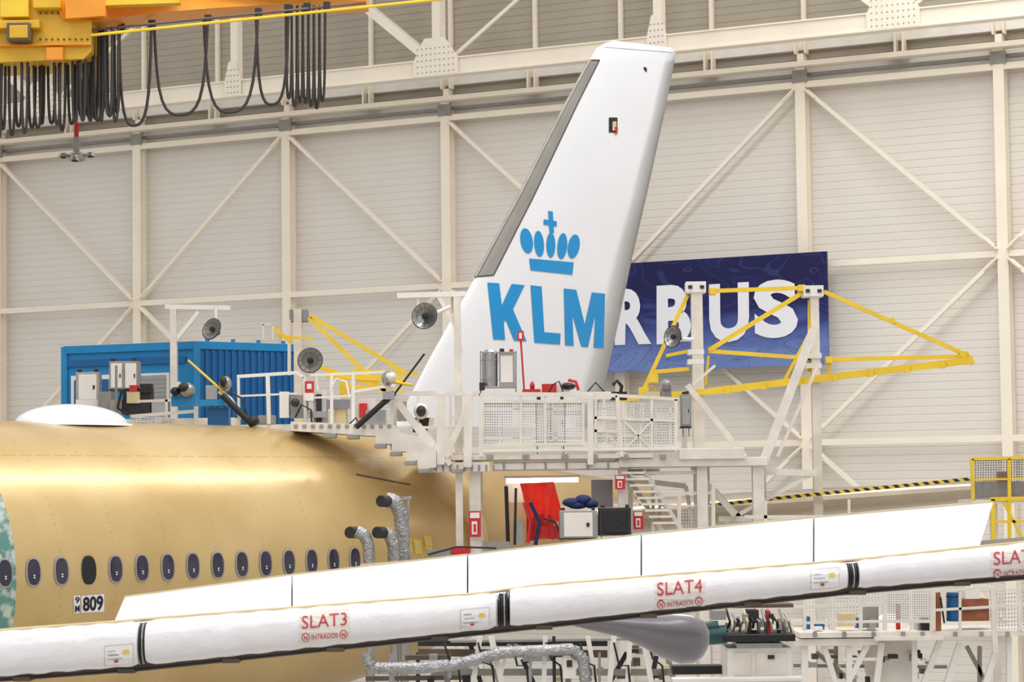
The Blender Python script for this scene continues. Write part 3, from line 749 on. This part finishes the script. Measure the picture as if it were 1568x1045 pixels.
b.tube(P(750,592,Yf),P(750,542,Yf),12*Yf/F,m_steel,24); b.tube(P(750,542,Yf),P(750,536,Yf),12*Yf/F,m_steel,24,r2=7*Yf/F)
for yy in (552,582): b.tube(P(750,yy+1,Yf),P(750,yy-1,Yf),12.6*Yf/F,m_greyst,24)
b.pbox(764,540,788,592,Yf-.1,.35,m_steel); b.pbox(767,545,785,586,Yf-.13,.04,m_white); b.pbox(765,534,772,540,Yf,.2,m_dark); b.pbox(780,535,786,540,Yf,.2,m_red)
R(b,[(736,538,736,606,2.5),(790,538,790,606,2.5),(736,594,790,594,2.5),(736,540,790,540,2)],Yf-.15,m_greyst)
b.pbox(734,586,742,598,Yf-.3,.15,m_dark); b.done()
cabinet('electrical_cabinet',167,553,211,598,YD+7.2,.5,m_greyst,m_white,2)
cabinet('electrical_cabinet',116,570,152,616,YD+7.5,.4,m_steel,m_white,1)
cabinet('control_box',1043,604,1058,655,YD+.2,.3,m_greyst,m_steel,1)
cabinet('control_box',820,612,866,682,YD+.5,.6,m_greyst,m_white,2)
cabinet('tool_cabinet',857,782,914,826,YD-.9,.8,m_steel,m_paper,1,dock)
cabinet('tool_cabinet',918,778,966,820,YD-.9,.8,m_dark,m_black,1,dock)
def clutter(name,items,Y,parent=None):
    b=B(name)
    for it in items:
        k=it[0]
        if k=='b': b.pbox(*it[1:5],Y+it[5],it[6],it[7])
        elif k=='e': 
            c=P(it[1],it[2],Y+it[5]); b.ell(c,(it[3]*Y/F,.25,it[4]*Y/F),it[6],nu=14,nv=8)
        elif k=='t': b.path([P(x,y,Y+it[4]) for x,y in it[1]],it[2]*Y/F,it[3],8)
    return b.done(parent=parent)
clutter('signal_pole',[('t',[(797,515),(803,603)],1.5,m_red,0),('b',792,507,802,522,-.05,.06,m_red),('b',795,510,799,519,-.07,.03,m_white)],YD,dock)
clutter('dock_tool_kits',[('e',870,592,12,6,.8,m_black),('b',830,588,852,602,.9,.5,m_red),('b',848,584,872,600,1.1,.4,m_white),('b',800,596,828,603,.6,.4,m_red),('e',815,592,4,8,.9,m_red),
  ('b',888,600,936,612,.4,.3,m_white),('t',[(870,582),(882,585),(886,598)],2.5,m_red,.5),('t',[(938,590),(945,583),(952,592),(950,603)],3,m_black,.4),('b',935,600,960,613,.5,.3,m_black),('e',1020,590,9,9,.4,m_grey),('b',1013,590,1028,612,.4,.4,m_greyst),('b',985,600,1010,612,.4,.4,m_seal),
  ('t',[(840,602),(846,590),(856,584),(862,600)],1.2,m_black,.4),('t',[(900,600),(912,586),(925,600)],1.4,m_dark,.6)],YD,dock)
clutter('riveting_machine',[('t',[(340,605),(388,652)],5,m_black,0),('t',[(288,552),(346,604)],1.8,m_yel,.1),('e',345,588,10,12,.2,m_steel),('e',342,585,6,9,.0,m_black),('b',305,612,345,622,.2,.3,m_cab),('t',[(335,600),(352,610),(372,640)],3,m_white,.2),('b',315,590,330,612,.3,.3,m_steel),('e',388,645,9,8,0,m_dark),('b',318,625,350,655,.4,.4,m_cabd),('t',[(350,600),(370,610),(380,640)],1.5,m_dark,.1)],YD+.3,dock)
clutter('riveting_machine',[('t',[(545,655),(604,602)],4.5,m_black,0),('t',[(598,612),(650,542)],1.6,m_black,.1),('e',594,580,10,12,.1,m_steel),('e',600,578,7,8,-.1,m_white),('t',[(588,585),(600,600),(594,620)],4,m_white,.1),('b',586,600,604,612,-.1,.3,m_steel),('t',[(600,585),(632,590)],2.5,m_yel,.1)],YD-.5,dock)
clutter('deck_equipment',[('b',428,600,442,640,.4,.3,m_white),('b',445,605,470,640,.5,.4,m_greyst),('b',467,584,480,602,.3,.15,m_red),('b',470,588,477,596,.27,.05,m_paper),('b',466,602,480,614,.3,.3,m_white),('b',480,598,500,650,.6,.4,m_white),('b',484,604,492,646,.5,.1,m_dark),('b',500,612,535,626,.5,.4,m_grey),('b',512,626,530,650,.6,.4,m_seal),('b',545,610,575,655,.7,.5,m_white),('b',550,618,562,640,.6,.1,m_red),('b',560,628,590,662,.5,.4,m_steel),('b',395,636,420,650,.5,.4,m_greyst),('e',452,617,7,7,.2,m_dark),('t',[(452,640),(462,620),(476,628),(478,655)],1.5,m_black,.2),('t',[(530,655),(545,640),(556,660)],1.5,m_black,.1),('b',608,615,622,645,1.0,.3,m_greyst),('e',645,630,12,13,1.2,m_white),('e',645,630,8,9,1.0,m_dark),('b',632,640,662,662,1.3,.3,m_dark),('b',470,630,500,640,.3,.3,m_steel),('t',[(505,600),(515,580),(530,585),(535,610)],1.5,m_white,.3),('b',520,585,533,605,.7,.3,m_yel)],YD+.1,dock)
clutter('pump_unit',[('b',188,595,230,635,0,.6,m_dark),('b',194,600,214,618,-.08,.1,m_seal),('t',[(178,560),(178,630)],2,m_greyst,-.1),('b',168,612,186,634,-.1,.3,m_greyst),('b',214,588,232,602,-.1,.3,m_black),('b',198,590,210,600,-.1,.3,m_red),('b',232,612,256,640,0,.5,m_steel),('t',[(186,600),(180,625),(196,636)],2,m_black,-.2),('b',150,600,170,640,.1,.5,m_greyst),('b',116,612,152,638,.3,.5,m_white)],YD+5,dock)
clutter('fan_motor',[('e',286,598,13,12,0,m_steel),('e',282,594,9,8,-.1,m_dark),('b',262,606,300,622,0,.4,m_cab),('e',268,600,7,7,-.1,m_black),('b',270,585,276,592,-.2,.1,m_white)],YD+3,dock)
b=B('fire_point_sign')
for x1,y1,x2,y2 in ((718,783,736,823),(942,728,957,750),(970,783,985,811)):
    b.pbox(x1,y1,x2,y2,YD+.05,.03,m_red); w=x2-x1; h=y2-y1
    b.pbox(x1+w*.1,y1+h*.06,x2-w*.1,y1+h*.28,YD+.03,.02,m_paper); b.pbox(x1+w*.25,y1+h*.4,x2-w*.3,y1+h*.9,YD+.03,.02,m_white); b.pbox(x1+w*.4,y1+h*.5,x2-w*.4,y1+h*.8,YD+.01,.02,m_red)
b.done(parent=dock)
b=B('tube_light_fixture'); b.tube(P(775,737,YD+1.2),P(885,735,YD+1.2),.05,m_lamp,10); b.pbox(772,728,888,733,YD+1.1,.25,m_dock); b.done(parent=dock)
b=B('red_work_curtain')
rows=[]
for i in range(13):
    u=i/12; row=[]
    for j in range(9):
        v=j/8; x=796+52*u+16*v; y=741+60*v-3*u; row.append(P(x,y,YD+1.0+.1*math.sin(u*14+v*4)))
    rows.append(row)
loft(b,rows,m_redf,closed=False); 
rows=[[P(806+i*6,790+j*9+3*math.sin(i),YD+.9+.1*math.sin(i*1.7)) for j in range(5)] for i in range(8)]
loft(b,rows,m_red,closed=False); b.done(parent=dock)
clutter('tail_work_rig',[('b',776,736,800,770,1.6,.2,m_paper),('t',[(790,748),(788,835)],2,m_dark,.5),('t',[(803,770),(812,800),(808,832)],3,m_red,.4),('t',[(812,770),(826,800),(820,835)],3,m_bluebag,.4),('b',780,770,805,835,1.4,.2,m_seal),('b',820,806,856,826,.9,.4,m_red),('b',786,800,800,835,.6,.3,m_steel),('t',[(775,745),(778,835)],3,m_dark,.8),('t',[(832,795),(850,800),(857,815)],1.5,m_dark,.7),('b',906,735,938,778,1.5,.3,m_grey),('b',962,718,1010,724,.5,.3,m_white),('b',970,722,1004,728,.4,.2,m_wood),('b',740,830,780,845,.2,.4,m_greyst),('b',690,838,720,850,0,.4,m_red),('b',655,843,690,853,-.2,.4,m_steel),('t',[(655,850),(700,838),(760,840)],1.5,m_dark,-.3)],YD,dock)
b=B('coat_bundle')
for x,y,rx,ry in ((875,770,14,7),(893,766,13,8),(905,772,11,7),(884,774,16,6)): b.ell(P(x,y,YD-.5),(rx*YD/F,.28,ry*YD/F),m_bluebag,nu=14,nv=8)
b.done(parent=dock)
b=B('air_duct')
def duct(pts,r,Y,m=m_silver):
    b.path([P(x,y,Y) for x,y in pts],r*Y/F,m,14)
    for (x1,y1),(x2,y2) in zip(pts,pts[1:]):
        for k in range(4):
            u=(k+.5)/4; a=P(x1+(x2-x1)*u,y1+(y2-y1)*u,Y); d=(P(x2,y2,Y)-P(x1,y1,Y)).normalized()
            b.tube(a-d*.02,a+d*.02,r*1.07*Y/F,m,14)
YD2=46
duct([(566,868),(564,835),(558,820),(546,814)],9,YD2)
duct([(603,866),(602,835),(596,820),(588,815)],9,YD2+.3)
duct([(618,860),(616,815),(613,785),(604,768),(592,766)],11,YD2+.8)
for x,y in ((541,816),(583,816),(589,768)): b.tube(P(x+4,y,YD2+.2),P(x-6,y,YD2),9*YD2/F,m_dark,14)
R(b,[(614,764,630,762,5),(626,764,622,855,3)],YD2+.9,m_steel)
b.beam(P(552,868,YD2-.1),P(640,862,YD2-.1),.1,.1,m_seal)
for x in (566,603,618): a=P(x,862,YD2+.3); b.tube(V((a.x,a.y,0)),a,.08,m_greyst)
b.done()
# ================================================================ under the wing
b=B('wing_jack_trestle')
Yj=41
duct([(560,1000),(570,1024),(640,1024),(700,1018),(770,1000),(875,995),(893,1010),(897,1045)],9,Yj)
for l in ((600,1002,600,1140,8,m_steel),(735,975,712,1140,8,m_white),(752,975,790,1140,9,m_white),(745,1000,800,1140,5,m_greyst),(812,1000,812,1140,5,m_steel),(835,975,830,1140,7,m_white),(848,975,850,1140,5,m_dark),(900,975,930,1140,7,m_white),(940,975,925,1140,8,m_white),(965,975,955,1140,7,m_white),(985,980,1015,1140,8,m_white),(918,1000,918,1140,4,m_greyst),(775,1000,745,1140,5,m_white)):
    R(b,[l[:4]],Yj+.2,l[5],l[4])
for l in ((660,1030,1030,1030,10,m_greyst),(640,1000,930,1002,11,m_brown),(640,986,930,986,8,m_dark),(720,985,760,1140,7,m_dark),(680,1010,700,1140,9,m_greyst),(800,1010,860,1140,7,m_dark),(870,985,870,1140,9,m_greyst),(880,1140,960,1000,7,m_dark),(1005,1005,980,1140,7,m_dark),(1020,1000,1060,1140,8,m_greyst),(640,1000,640,1140,6,m_dark),(560,1040,720,1038,7,m_brown)):
    R(b,[l[:4]],Yj+1.2,l[5],l[4])
b.pbox(862,1002,882,1040,Yj,.4,m_paper); b.pbox(868,1012,876,1022,Yj-.03,.04,m_dark); b.pbox(690,978,980,985,Yj+.5,.5,m_greyst)
b.pbox(800,1003,850,1014,Yj+.3,.3,m_steel); b.pbox(620,1004,690,1012,Yj+.6,.3,m_brown)
for i in range(34):
    x=random.uniform(650,1040); y=random.uniform(985,1040); w=random.uniform(4,18); h=random.uniform(3,14)
    b.pbox(x,y,x+w,y+h,Yj+random.uniform(.3,1.6),.25,random.choice((m_dark,m_greyst,m_steel,m_brown,m_brown,m_seal)))
for k in range(7):
    x=680+k*52; b.path([P(x,985,Yj+.1),P(x+8,1010+5*(k%3),Yj-.05),P(x+22,1020,Yj+.1),P(x+26,1060,Yj+.2)],.018,m_black,6)
for x in (735,820,900,950,1000): a=P(x,1050,Yj+.3); b.beam(V((a.x-.6,a.y,.08)),V((a.x+.6,a.y,.08)),.16,.16,m_greyst)
b.done()
b=B('drilling_machine')
Ym=38
b.pbox(1116,992,1212,1140,Ym,1.2,m_white); b.pbox(1108,972,1218,984,Ym-.2,1.4,m_black); b.pbox(1128,985,1198,993,Ym,.8,m_steel)
b.pbox(1124,1000,1150,1036,Ym-.03,.04,m_dock); b.pbox(1158,1000,1204,1036,Ym-.03,.04,m_dock); b.pbox(1176,1004,1186,1010,Ym-.06,.04,m_dark)
b.pbox(1145,935,1162,972,Ym+.2,.4,m_dark); b.pbox(1175,936,1180,972,Ym+.2,.3,m_red); b.pbox(1090,935,1112,950,Ym,.5,m_steel)
b.tube(P(1199,972,Ym+.3),P(1199,948,Ym+.3),.09,m_seal,12); b.tube(P(1078,975,Ym),P(1112,972,Ym),.14,m_teal,16); b.tube(P(1078,962,Ym),P(1100,960,Ym),.09,m_teal,16)
for k in range(11): b.path([P(1112+k*9,934+(k%3)*6,Ym+.3),P(1118+k*9,953,Ym+.1),P(1112+k*10,968,Ym+.2)],.022,(m_black,m_greyst,m_steel,m_seal)[k%4],6)
for k in range(8): b.pbox(1112+k*13,955-(k%3)*7,1120+k*13,966-(k%3)*5,Ym+.15,.2,(m_greyst,m_dark,m_steel,m_white)[k%4])
b.pbox(1112,1040,1225,1140,Ym-.3,.3,m_white); b.pbox(1030,1038,1230,1046,Ym-.5,.4,m_white); b.pbox(1030,1020,1110,1034,Ym+1,.4,m_black)
b.pbox(1120,925,1215,932,Ym+.4,.6,m_brown)
b.done(bevel=.008)
b=B('floor_level_walkway')
Yr=47
b.pbox(1225,966,1600,978,Yr,2.2,m_dock); b.pbox(1215,978,1345,990,Yr+.1,2.0,m_dock); b.pbox(1340,975,1445,982,Yr-.2,.2,m_dock)
R(b,[(1232,905,1232,966,5),(1275,905,1275,966,5),(1318,905,1318,966,5),(1355,905,1355,966,6),(1395,905,1395,966,4),(1428,905,1428,966,8),(1470,905,1470,966,4),(1520,900,1524,1000,8),(1560,890,1562,966,6),(1215,955,1355,952,4),(1215,930,1355,926,4),(1355,952,1425,952,5),(1430,906,1520,900,4),(1430,935,1520,930,4),(1520,930,1600,925,4)],Yr,m_dock)
b.wires(P(1358,950,Yr),P(1422,950,Yr),P(1422,908,Yr),P(1358,908,Yr),18,12,.016,m_mesh)
b.wires(P(1235,952,Yr+2),P(1350,950,Yr+2),P(1350,905,Yr+2),P(1235,908,Yr+2),24,9,.014,m_mesh)
b.wires(P(1526,965,Yr),P(1600,962,Yr),P(1600,900,Yr),P(1526,905,Yr),16,10,.016,m_mesh)
for l in ((1260,985,1310,1140,8),(1330,985,1250,1140,8),(1300,985,1300,1140,9),(1350,985,1330,1140,9),(1440,980,1380,1140,9),(1400,980,1400,1140,8),(1470,985,1420,1140,9),(1532,975,1480,1140,9),(1545,975,1545,1140,7),(1232,985,1232,1140,10),(1290,1010,1350,1010,5)): R(b,[l[:4]],Yr+.3,m_white,l[4])
for l in ((1250,1000,1420,1140,7),(1400,1000,1300,1140,7),(1480,990,1560,1140,6),(1215,1020,1450,1022,5),(1280,990,1280,1140,6),(1380,990,1372,1140,7),(1500,990,1500,1140,6)): R(b,[l[:4]],Yr+2.0,m_greyst,l[4])
for i in range(26):
    x=random.uniform(1225,1420); y=random.uniform(992,1040); w=random.uniform(4,14); h=random.uniform(3,10)
    b.pbox(x,y,x+w,y+h,Yr+random.uniform(.3,1.6),.25,random.choice((m_dark,m_greyst,m_steel,m_brown,m_white,m_seal)))
for i in range(14):
    x=random.uniform(1232,1420); w=random.uniform(5,14); h=random.uniform(5,22)
    b.pbox(x,966-h,x+w,966,Yr+random.uniform(.4,1.6),.3,random.choice((m_dark,m_greyst,m_steel,m_cabd,m_white,m_seal)))
for x in (1245,1290,1335,1380,1410,1460,1500,1540): b.pbox(x,968,x+6,976,Yr-.03,.04,m_greyst)
b.ell(P(1362,1010,Yr+1.5),(.5,.5,.9),m_white); b.pbox(1150,960,1215,968,Yr+1,.4,m_dock)
b.done()
clutter('drum_and_crate',[('t',[(1459,952),(1459,908)],10,m_cabd,.5),('t',[(1459,915),(1459,913)],10.8,m_dark,.5),('t',[(1459,936),(1459,934)],10.8,m_dark,.5),('b',1472,918,1514,952,.5,.6,m_wood),('b',1472,934,1514,936,.45,.1,m_brown),('b',1478,904,1500,918,.5,.4,m_white),('b',1373,925,1378,965,.3,.1,m_red),('b',1432,905,1440,968,.2,.3,m_wood),('t',[(1440,915),(1446,955)],1.5,m_black,.1),('b',1285,940,1310,960,.6,.3,m_seal),('b',1320,930,1345,962,.7,.3,m_greyst)],Yr)
# ================================================================ tailplane dock
b=B('tailplane_dock')
Yt=50
b.prism([P(1088,772,Yt+4),P(1200,760,Yt+3.6),P(1490,731,Yt+2.6),P(1490,736,Yt+2.6),P(1200,765,Yt+3.6),P(1088,777,Yt+4)],V((0,.4,0)),m_haz)
R(b,[(1488,703,1490,765,5),(1488,703,1600,701,5),(1520,765,1521,840,6),(1545,703,1546,830,5),(1516,765,1600,763,6),(1516,800,1600,798,4),(1535,765,1568,830,4),(1488,735,1600,733,3)],Yt,m_yel)
b.wires(P(1490,765,Yt+.03),P(1600,763,Yt+.03),P(1600,704,Yt+.03),P(1490,706,Yt+.03),28,16,.014,m_greyst)
b.pbox(1492,738,1600,763,Yt+.6,.3,m_greyst); b.pbox(1530,722,1546,738,Yt+.3,.3,m_text); b.pbox(1488,764,1600,772,Yt,1.5,m_dock)
for x in (1521,1590): a=P(x,772,Yt+.2); b.beam(V((a.x,a.y,0)),a,.14,.14,m_dock)
R(b,[(1140,792,1500,792,5),(1172,768,1172,800,5),(1300,765,1300,800,4)],Yt+2,m_dock)
b.done(parent=dock)
# ================================================================ LIGHT
w=bpy.data.worlds.new('hangar_daylight'); scene.world=w; w.use_nodes=True; n=w.node_tree.nodes; l=w.node_tree.links
bg=n['Background']; tc=n.new('ShaderNodeTexCoord'); sp=n.new('ShaderNodeSeparateXYZ'); l.new(tc.outputs['Generated'],sp.inputs[0])
r=n.new('ShaderNodeValToRGB'); r.color_ramp.elements[0].position=0; r.color_ramp.elements[0].color=(.72,.70,.675,1); r.color_ramp.elements[1].position=.8; r.color_ramp.elements[1].color=(.95,.945,.94,1)
l.new(sp.outputs['Z'],r.inputs['Fac']); l.new(r.outputs['Color'],bg.inputs['Color']); bg.inputs['Strength'].default_value=.85
def area(loc,sx,sy,e):
    ld=bpy.data.lights.new('skylight_or_key','AREA'); ld.shape='RECTANGLE'; ld.size=sx; ld.size_y=sy; ld.energy=e; ld.color=(1,.975,.945)
    o=bpy.data.objects.new('skylight_or_key',ld); scene.collection.objects.link(o); o.location=loc
    return o
def strip(cx,cy,z,length,width,e):
    o=area((cx,cy,z),length,width,e); o.rotation_euler=(0,0,ang); return o
strip(8,56,33,34,3,4600)
strip(-8,40,33,30,3,2600)
strip(2,22,33,30,4,2200)
o=area((-4,8,26),34,6,2200); o.rotation_euler=(V((0,60,8))-V((-4,8,26))).to_track_quat('-Z','Y').to_euler()  # unseen key light added at front-left to brighten the fin
